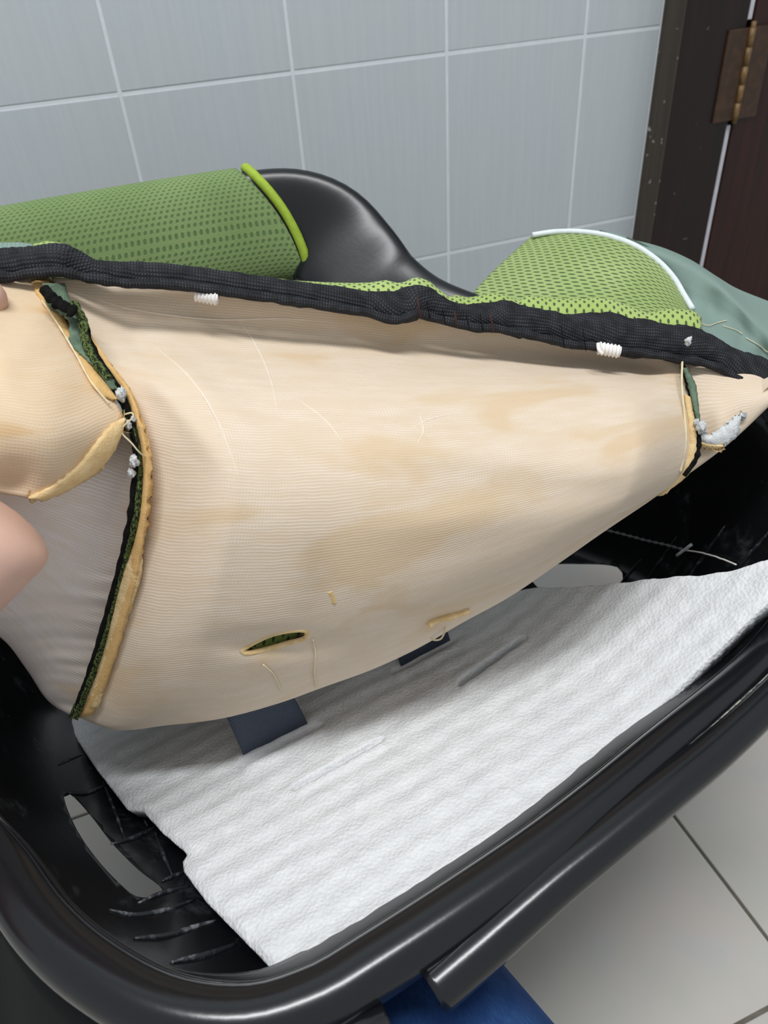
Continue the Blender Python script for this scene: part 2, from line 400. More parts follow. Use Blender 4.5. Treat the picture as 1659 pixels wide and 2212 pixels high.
# ------------------------------------------------------------------ carrier shell
PHI = math.radians(11)
def seat(a, l, z): # seat coordinates -> world (a across, l along, z below the lens; all in seat units)
    return CAM+S*np.array([a*math.cos(PHI)-l*math.sin(PHI), a*math.sin(PHI)+l*math.cos(PHI), z])
def toseat(p):
    q = (np.array(p)-CAM)/S; return np.array([q[0]*math.cos(PHI)+q[1]*math.sin(PHI), -q[0]*math.sin(PHI)+q[1]*math.cos(PHI), q[2]])
def atz(pxx, pyy, z):
    r = ray(pxx, pyy); return toseat(CAM+r*(z*S/r[2]))
def rimz(l, a=None):
    z = -0.43+0.11*sm((l-0.33)/0.22)-0.13*sm((l-0.58)/0.16)
    if a is not None: z = z+0.125*sm((a-0.41)/0.09)*sm((l-0.19)/0.10)*(1-sm((l-0.36)/0.20))
    return z
vis = [(0, 1872), (90, 2000), (200, 2100), (360, 2186), (540, 2206), (690, 2160), (800, 2094), (1000, 1962), (1200, 1821), (1400, 1657), (1659, 1427)]
rp = [atz(x, y, -0.43)[:2] for x, y in vis]
rp += [(0.49, 0.205), (0.552, 0.29), (0.572, 0.42), (0.558, 0.56), (0.52, 0.68), (0.43, 0.78), (0.20, 0.81), (-0.02, 0.78), (-0.10, 0.70), (-0.128, 0.58), (-0.126, 0.47), (-0.112, 0.385)]
NR = 240
rim2 = cat(rp, NR, closed=True)
tang = np.roll(rim2, -1, 0)-np.roll(rim2, 1, 0); tang /= np.linalg.norm(tang, axis=1, keepdims=True)
out2 = np.stack([tang[:, 1], -tang[:, 0]], 1)
if np.sum(out2*(rim2-np.array([0.19, 0.5]))) < 0: out2 = -out2

carrier = empty('infant_carrier', tuple(seat(0.19, 0.55, -H/S)), 'black plastic infant carrier shell with upright carrying handle, its cover pulled up', 'baby carrier')

def zbase(l):
    return np.where(l < 0.56, -0.482-0.34*(l-0.19), -0.482-0.34*0.37-0.12*sm((l-0.56)/0.12)+0.10*sm((l-0.74)/0.16))
C0 = np.array([0.19, 0.50]); rho = np.concatenate([np.linspace(0.03, 0.6, 22, endpoint=False), np.linspace(0.6, 1.0, 36)])
INS = 0.0165
edge = rim2-out2*INS
g = np.zeros((len(rho), NR, 3))
for i, r in enumerate(rho):
    q = C0+(edge-C0)*r; zb = zbase(q[:, 1]); zr = rimz(rim2[:, 1], rim2[:, 0])-0.016
    r0 = 0.66+0.20*np.maximum(1-sm((q[:, 1]-0.20)/0.14), 0.9*sm((q[:, 0]-0.22)/0.15)); k = np.clip((r-r0)/(1-r0), 0, 1)**1.7
    # shallow stepped ledges moulded into the left side wing
    z = zb+(zr-zb)*k
    for j in range(NR): g[i, j] = seat(q[j, 0], q[j, 1], z[j])
shell = slab('shell', g, 0.003*1.0, 'shell', carrier, toward=(g[:, :, 0].mean(), g[:, :, 1].mean(), 1.5), wrap=True)

def cut(ob, poly, d0, d1):
    """cut an opening through ob: prism through pixel outline between two distances"""
    a = [P(x, y, d0) for x, y in poly]; b = [P(x, y, d1) for x, y in poly]; n = len(a)
    f = [tuple(range(n)), tuple(range(2*n-1, n-1, -1))]+[(i, i+n, (i+1) % n+n, (i+1) % n) for i in range(n)]
    me = mesh('cutter', a+b, f)
    bm = bmesh.new(); bm.from_mesh(me); bmesh.ops.recalc_face_normals(bm, faces=bm.faces); bm.to_mesh(me); bm.free()
    co = bpy.data.objects.new('cutter', me); col.objects.link(co)
    md = ob.modifiers.new('opening', 'BOOLEAN'); md.operation = 'DIFFERENCE'; md.object = co; md.solver = 'EXACT'
    dg = bpy.context.evaluated_depsgraph_get(); new = bpy.data.meshes.new_from_object(ob.evaluated_get(dg))
    ob.modifiers.clear(); old = ob.data; ob.data = new; new.name = old.name
    bpy.data.objects.remove(co); bpy.data.meshes.remove(me)
    for p in new.polygons: p.use_smooth = True
bvh_shell = BVHTree.FromPolygons([tuple(v) for v in g.reshape(-1, 3)], [(i*NR+j, i*NR+(j+1) % NR, (i+1)*NR+(j+1) % NR, (i+1)*NR+j) for i in range(len(rho)-1) for j in range(NR)])
def hit(bvh, x, y, off=0.0, fall=0.6):
    d = Vector(ray(x, y).tolist()); d.normalize()
    loc, nrm, idx, dist = bvh.ray_cast(Vector(CAM.tolist()), d)
    if loc is None: return P(x, y, fall)
    if nrm.dot(d) > 0: nrm = -nrm
    return np.array(loc+nrm*off)
def onpoly(bvh, pts, n, off, smooth=True, fall=0.6):
    return np.array([hit(bvh, q[0], q[1], off, fall) for q in cat(pts, n, False, smooth)])
slotL = cat([(138, 1722), (165, 1790), (205, 1850), (255, 1905), (300, 1938), (352, 1925), (300, 1880), (245, 1825), (190, 1755), (150, 1715)], 40, closed=True)
slotR = cat([(1150, 1242), (1180, 1222), (1260, 1219), (1330, 1224), (1345, 1240), (1340, 1262), (1250, 1272), (1160, 1268)], 30, closed=True)
cut(shell, [tuple(q) for q in slotL], 0.30, 0.95)
cut(shell, [tuple(q) for q in slotR], 0.40, 1.05)

# rim: rolled edge swept round the shell
prof = [(-0.0175, -0.034), (-0.0185, -0.012), (-0.0168, -0.0105), (-0.0150, -0.0145)]
prof += [(0.0165*math.cos(a), -0.0125+0.0165*math.sin(a)) for a in np.linspace(math.radians(168), math.radians(-38), 18)]
prof += [(0.0110, -0.026), (0.0090, -0.028), (0.0070, -0.027), (-0.006, -0.022), (-0.0155, -0.034)]
v, f = [], []; K = len(prof)
for j in range(NR):
    z0 = rimz(rim2[j, 1], rim2[j, 0])
    for (o_, h_) in prof:
        q = rim2[j]+out2[j]*o_; v.append(seat(q[0], q[1], z0+h_+0.0125))
for j in range(NR):
    for k in range(K):
        f.append((j*K+k, j*K+(k+1) % K, ((j+1) % NR)*K+(k+1) % K, ((j+1) % NR)*K+k))
me = mesh('rim', v, f); bm = bmesh.new(); bm.from_mesh(me); bmesh.ops.recalc_face_normals(bm, faces=bm.faces); bm.to_mesh(me); bm.free()
link('rim', me, 'rim', carrier)

ids = [j for j in range(0, NR) if -0.07 < rim2[j, 0] < 0.50 and rim2[j, 1] < 0.30]
gk = np.zeros((6, len(ids), 3))
for n_, j in enumerate(ids):
    z0 = rimz(rim2[j, 1], rim2[j, 0])
    for i in range(6):
        t = i/5*(0.05+0.95*sm(n_/22)*sm((len(ids)-1-n_)/10)); q = rim2[j]-out2[j]*(0.0172+0.026*t); gk[i, n_] = seat(q[0], q[1], z0-0.004-0.022*t-0.006*t*t)
slab('inner_ledge', gk, 0.002, 'shell', shell, toward=(0.1, 0.3, 1.5))
# outer wall of the shell below the rolled edge, round the left corner
ids = [j for j in range(-70, 60) if rim2[j % NR, 0] < 0.03 and rim2[j % NR, 1] < 0.62]
gk = np.zeros((9, len(ids), 3))
for n_, j in enumerate(ids):
    z0 = rimz(rim2[j % NR, 1], rim2[j % NR, 0]); e = sm(n_/12)*sm((len(ids)-1-n_)/16)
    for i in range(9):
        t = i/8; q = rim2[j % NR]+out2[j % NR]*(0.014+0.055*t)
        gk[i, n_] = seat(q[0], q[1], z0-0.016-0.20*t*(0.12+0.88*e))
slab('outer_wall', gk, 0.003, 'matte', carrier)
# outer flange below the rolled edge: two lengths with a gap between their cut ends
def flange(name, pts, rads):
    w_ = px(pts, 70); r = cat([(q[0], q[1], rr) for q, rr in zip(pts, rads)], 70)[:, 2]
    p, t = frames(w_); v, f = [], []
    arc = [math.radians(a) for a in np.linspace(-60, 215, 13)]
    for i in range(len(p)):
        s = np.cross(t[i], (0, 0, 1)); s /= np.linalg.norm(s); b = np.cross(s, t[i]); b = b if b[2] > 0 else -b
        toc = CAM-p[i]; s = s if s@toc > 0 else -s
        for sc in (1.0, 0.72):
            for a in (arc if sc == 1.0 else arc[::-1]): v.append(p[i]+(s*math.cos(a)+b*math.sin(a))*r[i]*sc)
    K = 26
    for i in range(len(p)-1):
        for k in range(K): f.append((i*K+k, i*K+(k+1) % K, (i+1)*K+(k+1) % K, (i+1)*K+k))
    for e in (0, len(p)-1):
        for k in range(12): f.append((e*K+k, e*K+k+1, e*K+24-k, e*K+25-k))
    me = mesh(name, v, f); bm = bmesh.new(); bm.from_mesh(me); bmesh.ops.recalc_face_normals(bm, faces=bm.faces); bm.to_mesh(me); bm.free()
    return link(name, me, 'rim', carrier)
flange('rim_flange', [(1800, 1372, .52), (1659, 1516, .492), (1540, 1626, .472), (1430, 1716, .456), (1300, 1822, .440), (1200, 1902, .429), (1100, 1988, .418), (1010, 2068, .408), (930, 2138, .400)],
       [.010, .0100, .0105, .011, .0115, .0120, .0125, .0125, .0125])
flange('rim_flange', [(838, 2214, .386), (790, 2240, .382), (650, 2300, .376), (450, 2360, .376)], [.0105, .0115, .012, .012])
# dusty web between the rolled edge and the flange
wa = px([(1800, 1340, .528), (1659, 1478, .500), (1430, 1682, .463), (1200, 1868, .434), (1060, 1976, .420)], 50)
tube('dusty_crease', wa, [0.0042+0.0008*nz(i*.6, 0, 0) for i in range(50)], 'dust', carrier, 8)
# moulded ridges inside the left wing and on the right wall
ridges = [([(128, 1652), (150, 1640), (178, 1630)], .0022), ([(148, 1714), (185, 1714), (232, 1696)], .0028), ([(240, 1824), (285, 1812), (345, 1783)], .0026),
          ([(350, 1905), (375, 1893), (398, 1884)], .0022), ([(298, 1952), (350, 1930), (410, 1915)], .0022), ([(235, 1966), (290, 1978), (360, 1966), (420, 1944)], .0024),
          ([(290, 2028), (360, 2022), (430, 2000), (466, 1990)], .0026), ([(370, 2080), (440, 2066), (510, 2040)], .0030),
          ([(222, 1690), (250, 1760), (268, 1812)], .0018), ([(335, 1800), (352, 1845), (372, 1892)], .0022), ([(300, 1745), (318, 1785)], .0016)]
for pts, r in ridges:
    tube('rib', onpoly(bvh_shell, pts, 14, 0.0004), [r*0.62*(0.35+0.65*math.sin(math.pi*(i+.6)/14.2)) for i in range(14)], 'rib', shell, 8)
for pts in ([(1335, 1268), (1360, 1238), (1386, 1208)], [(1390, 1266), (1425, 1214), (1462, 1160)], [(1480, 1258), (1522, 1200), (1566, 1136)], [(1592, 1232), (1630, 1186), (1672, 1138)]):
    tube('rib', onpoly(bvh_shell, pts, 14, 0.0002), [0.0015*(0.25+0.75*math.sin(math.pi*(i+.6)/14.2)) for i in range(14)], 'rib', shell, 8)
# rocker feet under the shell
for a in (0.05, 0.33):
    pts = [seat(a, l, z) for l, z in ((0.44, -0.60), (0.47, -0.70), (0.52, -0.772), (0.62, -0.782), (0.76, -0.782), (0.82, -0.76), (0.84, -0.68))]
    tube('rocker_foot', cat(pts, 30), 0.012, 'rim', carrier, 10)

# ------------------------------------------------------------------ handle
hp = [(-620, 760, .64), (-480, 690, .645), (-300, 640, .65), (0, 588, .665), (300, 534, .68), (560, 492, .695), (640, 488, .70), (705, 512, .70), (760, 572, .695), (815, 645, .69), (900, 712, .68), (1040, 770, .665), (1200, 830, .65)]
hw = px(hp, 120); pr, tt = frames(hw)
def at_path(fi, arr):
    i = int(min(max(math.floor(fi), 0), len(arr)-2)); return arr[i]*(1-(fi-i))+arr[i+1]*(fi-i)
def handle_part(name, i0, i1, hwid, hthk, mat, parent, seg=40, n=None, pw=3.2, slant=0.0):
    v, f, uv = [], [], []; L = 0; rows = list(range(i0, i1))
    for ii, i in enumerate(rows):
        t = tt[i]; toc = CAM-pr[i]; toc /= np.linalg.norm(toc)
        s = np.cross(t, toc); s /= np.linalg.norm(s); s = s if s[2] > 0 else -s
        b = np.cross(s, t); b = b if b@toc > 0 else -b
        if ii: L += np.linalg.norm(pr[i]-pr[rows[ii-1]])
        cir = 0
        for k in range(seg):
            a = 2*math.pi*k/seg; ca, sa = math.cos(a), math.sin(a)
            x = abs(ca)**(2/pw)*math.copysign(1, ca)*hwid; y = abs(sa)**(2/pw)*math.copysign(1, sa)*hthk
            c_ = pr[i]
            if slant: c_ = at_path(i-(ii/(len(rows)-1))**2*(slant*x/hwid-1.5*(1-(x/hwid)**2)*(1 if y > 0 else 0)), pr)
            v.append(c_+s*x+b*y); uv.append((L, k/seg*4*(hwid+hthk)*0.8))
    K = seg; nrow = len(rows)
    for i in range(nrow-1):
        for k in range(K): f.append((i*K+k, i*K+(k+1) % K, (i+1)*K+(k+1) % K, (i+1)*K+k))
    f.append(tuple(range(K))[::-1]); f.append(tuple((nrow-1)*K+k for k in range(K)))
    me = mesh(name, v, f, uv); bm = bmesh.new(); bm.from_mesh(me); bmesh.ops.recalc_face_normals(bm, faces=bm.faces); bm.to_mesh(me); bm.free()
    return link(name, me, mat, parent)
iend = int(np.argmin(np.linalg.norm(pr-P(606, 488, .698), axis=1)))
hd = handle_part('handle', 0, 120, 0.042, 0.017, 'handle', carrier, 64, pw=4.5)
slv = handle_part('handle_sleeve', 14, iend, 0.0455, 0.0215, 'sleeve', carrier, 96, pw=2.6, slant=3.4)
def ring(i, hwid, hthk, pw=2.6, n=60):
    t = tt[i]; toc = CAM-pr[i]; toc /= np.linalg.norm(toc)
    s = np.cross(t, toc); s /= np.linalg.norm(s); s = s if s[2] > 0 else -s; b = np.cross(s, t); out = []
    for k in range(n):
        a = 2*math.pi*k/n; ca, sa = math.cos(a), math.sin(a)
        out.append(at_path(i-3.4*abs(ca)**(2/pw)*math.copysign(1, ca)+1.5*(1-abs(ca)**(4/pw)), pr)+s*abs(ca)**(2/pw)*math.copysign(1, ca)*hwid+b*abs(sa)**(2/pw)*math.copysign(1, sa)*hthk)
    return out
tube('sleeve_piping', ring(iend, 0.0445, 0.0205), 0.0038, 'limepipe', slv, 8, closed=True)

# ------------------------------------------------------------------ white foam liner
epeL = cat([(120, 1470), (150, 1572), (205, 1655), (273, 1744), (280, 1746), (301, 1748), (310, 1751), (350, 1795), (398, 1836), (402, 1842), (392, 1856), (395, 1878), (445, 1945), (600, 2103)], 260, smooth=False)
epeT = cat([(120, 1470), (400, 1440), (760, 1380), (1000, 1300), (1150, 1271), (1240, 1268), (1330, 1259), (1450, 1247), (1540, 1240), (1659, 1208), (1800, 1150)], 320)
epeB = cat([(600, 2103), (640, 2096), (740, 2040), (900, 1936), (1100, 1796), (1300, 1640), (1480, 1480), (1659, 1306), (1800, 1196)], 320)
epeR = cat([(1800, 1150), (1800, 1196)], 260, smooth=False)
epeS = cat([(120, 1470), (150, 1572), (210, 1662), (285, 1745), (345, 1800), (395, 1862), (460, 1950), (600, 2103)], 260)
g2 = coons(epeT, epeB, epeS, epeR); nv, nu = g2.shape[:2]
oL = np.argsort(epeL[:, 1], kind='stable'); dL = np.zeros((260, 2)); dL[:, 0] = np.interp(epeS[:, 1], epeL[oL, 1], epeL[oL, 0])-epeS[:, 0]; dL[-1] = 0
g2 += dL[:, None]*np.clip(1-np.linspace(0, 1, nu)/0.10, 0, 1)[None, :, None]
g = np.zeros((nv, nu, 3))
slots = [((636, 1702), (822, 1598)), ((996, 1474), (1132, 1378)), ((520, 1650), (690, 1566)), ((850, 1452), (980, 1384))]
def zliner(x, y):
    # height of the sheet: lies on the backrest, its right end curls up the side wall
    z = -0.53
    for _ in range(9):
        s_ = atz(x, y, z); z = 0.45*z+0.55*(-0.448-0.335*(s_[1]-0.185)+0.13*sm((s_[0]-0.28)/0.3)**1.2)
        z = max(z, -0.60)
    return z
for i in range(nv):
    vv = i/(nv-1)
    for j in range(nu):
        x, y = g2[i, j]
        if i == nv-1 or i == 0:  # slightly torn edges
            x += 1.6*nz(j*.35, i, 0); y += 1.6*nz(j*.35, i, 5)
        z = zliner(x, y)
        q = atz(x, y, z)
        ph = q[1]*1.0
        wv = 0.0005*math.sin((q[1]+0.02*q[0])*2*math.pi/0.021+1.6*nz(q[0]*6, q[1]*9, 2))+0.0007*nz(q[0]*4, q[1]*45, 1)
        wv += 0.0008*nz(x*.03, y*.03, 0)
        for n_, (a, b) in enumerate(slots):
            ax, ay = a; bx, by = b; L2 = (bx-ax)**2+(by-ay)**2
            t = ((x-ax)*(bx-ax)+(y-ay)*(by-ay))/L2; dd = ((x-ax)*(by-ay)-(y-ay)*(bx-ax))/math.sqrt(L2)
            e = sm(min(t, 1-t)/0.10+0.6) if -0.06 < t < 1.06 else 0
            wv += e*(0.0012*math.exp(-((dd-16)/12)**2)+0.0016*math.exp(-((dd+14)/9)**2)-(0.016 if n_ == 1 else 0.006)*math.exp(-(dd/4.2)**2))
        edge_round = 0.004*(max(0, (vv-0.965)/0.035)**2)+0.003*(max(0, (0.02-j/(nu-1))/0.02)**2)
        g[i, j] = seat(q[0], q[1], q[2])+np.array([0, 0, wv-edge_round])
liner = slab('foam_liner', g, 0.0135, 'epe', None, toward=(0.1, 0.2, 1.6), down=(0.25, 0.15, -0.95))
tag(liner, 'white ribbed expanded foam sheet lying inside the black shell', 'foam sheet')
bvh_liner = BVHTree.FromPolygons([tuple(q) for q in g.reshape(-1, 3)], [(i*nu+j, i*nu+j+1, (i+1)*nu+j+1, (i+1)*nu+j) for i in range(nv-1) for j in range(nu-1)])

# ------------------------------------------------------------------ harness straps coming out of the liner slots
def strap(pl, pr_, label):
    """two edge lines (pixel, offset from the liner) -> webbing ribbon"""
    n = 40
    a = cat(pl, n); b = cat(pr_, n); g = np.zeros((n, 12, 3))
    for i in range(n):
        A, Bb = a[i], b[i]
        for k in range(12):
            t = k/11; q = A*(1-t)+Bb*t
            dep = q[2]; g[i, k] = P(q[0], q[1], dep)
    o = slab('harness_strap', g, 0.0018, 'web')
    return tag(o, label, 'strap', 'harness straps')
def ldep(x, y): return float((hit(bvh_liner, x, y)-CAM)@(-B))/S
d1, d2 = ldep(532, 1640), ldep(668, 1570)
strap([(400, 1330, d1-.01), (440, 1420, d1-.022), (484, 1536, d1-.026), (512, 1600, d1-.012), (534, 1650, d1+.010)],
      [(560, 1300, d2-.01), (590, 1400, d2-.022), (628, 1492, d2-.026), (652, 1536, d2-.012), (672, 1578, d2+.010)], 'navy webbing strap, broad, rising from foam slot below the slit in the pad')
d1, d2 = ldep(868, 1444), ldep(968, 1384)
strap([(780, 1230, d1-.01), (815, 1320, d1-.022), (852, 1400, d1-.02), (862, 1424, d1-.010), (870, 1452, d1+.008)],
      [(900, 1190, d2-.01), (935, 1280, d2-.022), (962, 1350, d2-.02), (968, 1368, d2-.010), (976, 1394, d2+.008)], 'dark webbing strap mostly hidden under the pad, beside a loose cream thread loop')

# ------------------------------------------------------------------ seat cover pulled up to show its underside
cover = empty('seat_cover', tuple(P(900, 1480, .66)), 'padded green seat cover turned up to show tan foam underside under sheer net', 'seat cover')
NU, NV = 200, 190
top = [(110, 598, .46), (300, 612, .475), (500, 636, .49), (700, 656, .505), (900, 680, .525), (1100, 702, .545), (1300, 730, .56), (1480, 760, .575)]
seamL = [(110, 598, .46), (150, 690, .455), (200, 780, .45), (255, 850, .45), (287, 930, .45), (302, 1010, .455), (292, 1110, .465), (264, 1230, .481), (237, 1330, .501), (200, 1450, .532), (170, 1550, .557)]
bot = [(170, 1550, .557), (250, 1577, .558), (360, 1567, .56), (480, 1552, .56), (600, 1520, .56), (700, 1484, .56), (800, 1448, .56), (900, 1402, .56), (1000, 1345, .56), (1100, 1290, .56), (1200, 1222, .56), (1300, 1152, .565), (1400, 1085, .575)]
seamR = [(1480, 760, .575), (1503, 880, .56), (1510, 950, .56), (1485, 1020, .565), (1400, 1085, .575)]
g2 = coons(cat(top, NU), cat(bot, NU), cat(seamL, NV), cat(seamR, NV))
u = np.linspace(0, 1, NU)[None, :]; v_ = np.linspace(0, 1, NV)[:, None]
t_ = np.clip((v_-0.72)/0.28, 0, 1); win = 0.04+0.96*sm(u/0.17)*sm((1-u)/0.12)
g2[:, :, 2] -= 0.048*sm(v_/0.6)*np.sqrt(1-t_**2)*win
g2[:, :, 2] += 0.026*np.exp(-((v_-0.11)/0.10)**2)*sm(u/0.1)*sm((1-u)/0.1)*np.ones_like(u)   # hollow under the binding
# pinched hollow round the strap slit, and folds fanning out from the upper left
X, Y = g2[:, :, 0], g2[:, :, 1]
g2[:, :, 2] += 0.010*np.exp(-((X-600)/110)**2-((Y-1392)/26)**2)
g2[:, :, 2] += 0.006*np.exp(-((X-690)/45)**2-((Y-1330)/120)**2)
g2[:, :, 2] += 0.010*np.exp(-((X-965)/70)**2-((Y-1345)/26)**2)
for ang, wd, am in ((52, 26, .004), (40, 30, .0045), (30, 24, .003), (20, 26, .0035)):
    ca, sa = math.cos(math.radians(ang)), math.sin(math.radians(ang))
    al = (X-170)*ca+(Y-610)*sa; ac = -(X-170)*sa+(Y-610)*ca
    g2[:, :, 2] -= am*np.exp(-(ac/wd)**2)*sm(al/140)*sm((620-al)/400)
for yc, am, k in ((980, .0035, .12), (1130, .003, -.10), (830, .003, .06)):
    ac = Y-(yc+k*(X-1000)); g2[:, :, 2] -= am*np.exp(-(ac/45)**2)*sm((X-700)/300)*sm((1480-X)/160)
extra = []
for du_, dd in ((-6, .012), (-24, .034), (-70, .07), (-150, .11), (-240, .14)):
    r = g2[-1].copy(); r[:, 1] += du_; r[:, 2] += dd; extra.append(r)
g2 = np.concatenate([g2, np.array(extra)], 0)
gw = toworld(g2)
panel = slab('back_panel', gw, 0.010, 'net', cover)
panel['label'] = 'tan foam padding seen through sheer net'
def bvh_of(g):
    a, b = g.shape[:2]
    return BVHTree.FromPolygons([tuple(q) for q in g.reshape(-1, 3)], [(i*b+j, i*b+j+1, (i+1)*b+j+1, (i+1)*b+j) for i in range(a-1) for j in range(b-1)])
bvh_panel = bvh_of(gw)

# fine creases and the hem of the sheer net
for a, rr_ in (([(330, 745), (410, 815), (470, 910), (520, 1040)], .0005), ([(500, 672), (550, 740), (585, 820), (600, 900)], .0004), ([(400, 800), (450, 870), (480, 930)], .0004),
               ([(150, 625), (260, 662), (380, 682), (470, 690), (620, 688), (760, 700)], .0005), ([(880, 930), (930, 905), (1000, 890)], .0004), ([(900, 960), (915, 930), (905, 890)], .0004),
               ([(640, 860), (700, 905), (745, 960)], .0004)):
    w_ = np.array([hit(bvh_panel, q[0], q[1], -0.0001) for q in cat(a, 40)])
    tube('net_crease', w_, [rr_*math.sin(math.pi*(i+1)/41)+.00005 for i in range(40)], 'netthread', panel, 6)
# slit for the harness strap, with the green face fabric showing through it
slit = cat([(522, 1408), (545, 1392), (590, 1372), (640, 1363), (664, 1366), (660, 1380), (620, 1392), (570, 1405), (535, 1412)], 36, closed=True)
cut(panel, [tuple(q) for q in slit], 0.42, 0.66)
def lip(name, pts, r, mat, off, parent, n=50, flat=1.0, nzamp=0.0, bvh=None, closed=False):
    w_ = np.array([hit(bvh or bvh_panel, q[0], q[1], off) for q in cat(pts, n, closed)])
    rr = [r*(1+nzamp*nz(i*.5, r*1e3, len(pts))) for i in range(n)]
    return tube(name, w_, rr, mat, parent, 8, closed=closed, flat=flat)
lip('slit_edge', [tuple(q) for q in slit], 0.0016, 'foam_pale', -0.0008, panel, 60, closed=True)
sl = np.array([[P(x, y+dy, d) for x in np.linspace(505, 685, 20)] for dy, d in ((-55, .60), (-10, .60), (30, .60))])
for j in range(20): sl[:, j] += np.array(ray(600, 1390))*0.0
gd = (hit(bvh_panel, 600, 1390)-CAM)@(-B)/S
gf = np.zeros((10, 40, 3))
for i in range(10):
    for j in range(40):
        xx = 512+j*4.2; yc = 1406-(xx-520)*0.24
        gf[i, j] = hit(bvh_panel, xx, yc-14+i*4.0+1.5*nz(xx*.05, i, 3), -0.0125+0.0004*i)
slab('face_fabric', gf, 0.002, 'limestrip', panel)
# second slit, seen edge-on at the pad's turned lower edge
lip('slit_edge', [(922, 1346), (950, 1334), (985, 1325), (1012, 1316)], 0.0034, 'foam_pale', 0.0005, panel, 24, 0.5, 0.3)

# left side panel below the held flap
T = cat([(-230, 850, .40), (-100, 880, .41), (60, 900, .43), (200, 905, .45), (287, 925, .4575)], 70)
Bt = cat([(-230, 1290, .47), (-60, 1340, .52), (10, 1385, .54), (60, 1450, .555), (105, 1515, .563), (165, 1552, .5635)], 70)
L = cat([(-230, 850, .40), (-240, 1060, .44), (-230, 1290, .47)], 110)
Rr = cat([(287, 925, .4575), (302, 1010, .460), (290, 1110, .470), (260, 1230, .486), (233, 1330, .506), (196, 1450, .537), (165, 1552, .5635)], 110)
g2 = coons(T, Bt, L, Rr); nv, nu = g2.shape[:2]
vv = np.linspace(0, 1, nv)[:, None]; uu = np.linspace(0, 1, nu)[None, :]
g2[:, :, 2] -= 0.030*np.sin(math.pi*uu)*sm(vv/.3)*np.sqrt(1-np.clip((vv-.55)/.45, 0, 1)**2)
for i in range(nv):
    for j in range(nu):
        x, y = g2[i, j, :2]
        g2[i, j, 2] += 0.0030*nz(x*.004, (y-0.12*abs(x-120))*.055, 7)*sm((y-1150)/180)
ex = []
for dy, dd in ((-8, .014), (-40, .04), (-110, .08)):
    r = g2[-1].copy(); r[:, 1] += dy; r[:, 2] += dd; ex.append(r)
gsp = toworld(np.concatenate([g2, np.array(ex)], 0))
spn = slab('side_panel', gsp, 0.008, 'net_side', cover)

# flap of the side wing folded over, held by the hand
T = cat([(-230, 560, .42), (-100, 572, .43), (0, 585, .445), (110, 600, .458)], 70)
Rr = cat([(110, 600, .458), (120, 660, .450), (160, 730, .444), (205, 800, .438), (245, 858, .434), (266, 902, .432), (255, 955, .430), (225, 1005, .428)], 90)
Bt = cat([(-230, 1060, .385), (-60, 1058, .392), (30, 1068, .40), (90, 1077, .408), (150, 1052, .418), (225, 1005, .428)], 70)
L = cat([(-230, 560, .42), (-250, 820, .395), (-230, 1060, .385)], 90)
g2 = coons(T, Bt, L, Rr); nv, nu = g2.shape[:2]
vv = np.linspace(0, 1, nv)[:, None]; uu = np.linspace(0, 1, nu)[None, :]
g2[:, :, 2] -= 0.030*np.sin(math.pi*np.clip(uu, 0, 1)**1.4)*np.sin(math.pi*vv**1.2)
g2[:, :, 2] += 0.008*np.exp(-((g2[:, :, 0]-20)/50)**2-((g2[:, :, 1]-1040)/40)**2)
for i in range(nv):
    for j in range(nu): g2[i, j, 2] += 0.0015*nz(g2[i, j, 0]*.012, g2[i, j, 1]*.012, 3)
ex = []
for k_, dd in ((6, .008), (4, .018), (-20, .03)):
    r = g2[-1].copy(); r[:, 1] += k_*.6; r[:, 0] += k_*.4; r[:, 2] += dd; ex.append(r)
gfl = toworld(np.concatenate([g2, np.array(ex)], 0))
flap = slab('folded_flap', gfl, 0.008, 'net_flap', cover)
bvh_flap = bvh_of(gfl)
def band(name, a, b, mat, parent, bvh, off, n=60, k=8, thick=0.003, wob=3.0, crown=0.0015, seed=0):
    """raised strip between two pixel lines laid on a surface"""
    A = cat(a, n); Bq = cat(b, n); g = np.zeros((k, n, 3))
    for j in range(n):
        for i in range(k):
            t = i/(k-1); q = A[j]*(1-t)+Bq[j]*t
            e = wob*(1 if i in (0, k-1) else 0.2)
            h_ = off+crown*math.sin(math.pi*t)
            g[i, j] = hit(bvh, q[0]+e*nz(j*.4, i, seed), q[1]+e*nz(j*.4, i, seed+9), h_)
    return slab(name, g, thick, mat, parent)
# bare foam rim of the flap, and the bare foam strip beside its net edge
band('bare_foam_edge', [(266, 903), (240, 915), (205, 955), (165, 1005), (110, 1046), (65, 1068)], [(267, 905), (256, 955), (226, 1004), (152, 1052), (95, 1077), (62, 1074)], 'foam_pale', flap, bvh_flap, 0.0012, 60, 8, 0.004)
band('bare_foam_strip', [(66, 612), (92, 660), (130, 715), (165, 775), (200, 838), (240, 868)], [(108, 608), (124, 660), (158, 720), (190, 775), (225, 825), (252, 866)], 'foam_edge', flap, bvh_flap, 0.0010, 50, 8, 0.003)
tube('net_selvedge', onpoly(bvh_flap, [(88, 655), (125, 712), (160, 772), (192, 830), (232, 878)], 50, 0.002), [0.0005*(1+.5*nz(i*.4, 0, 1)) for i in range(50)], 'thread', flap, 8)

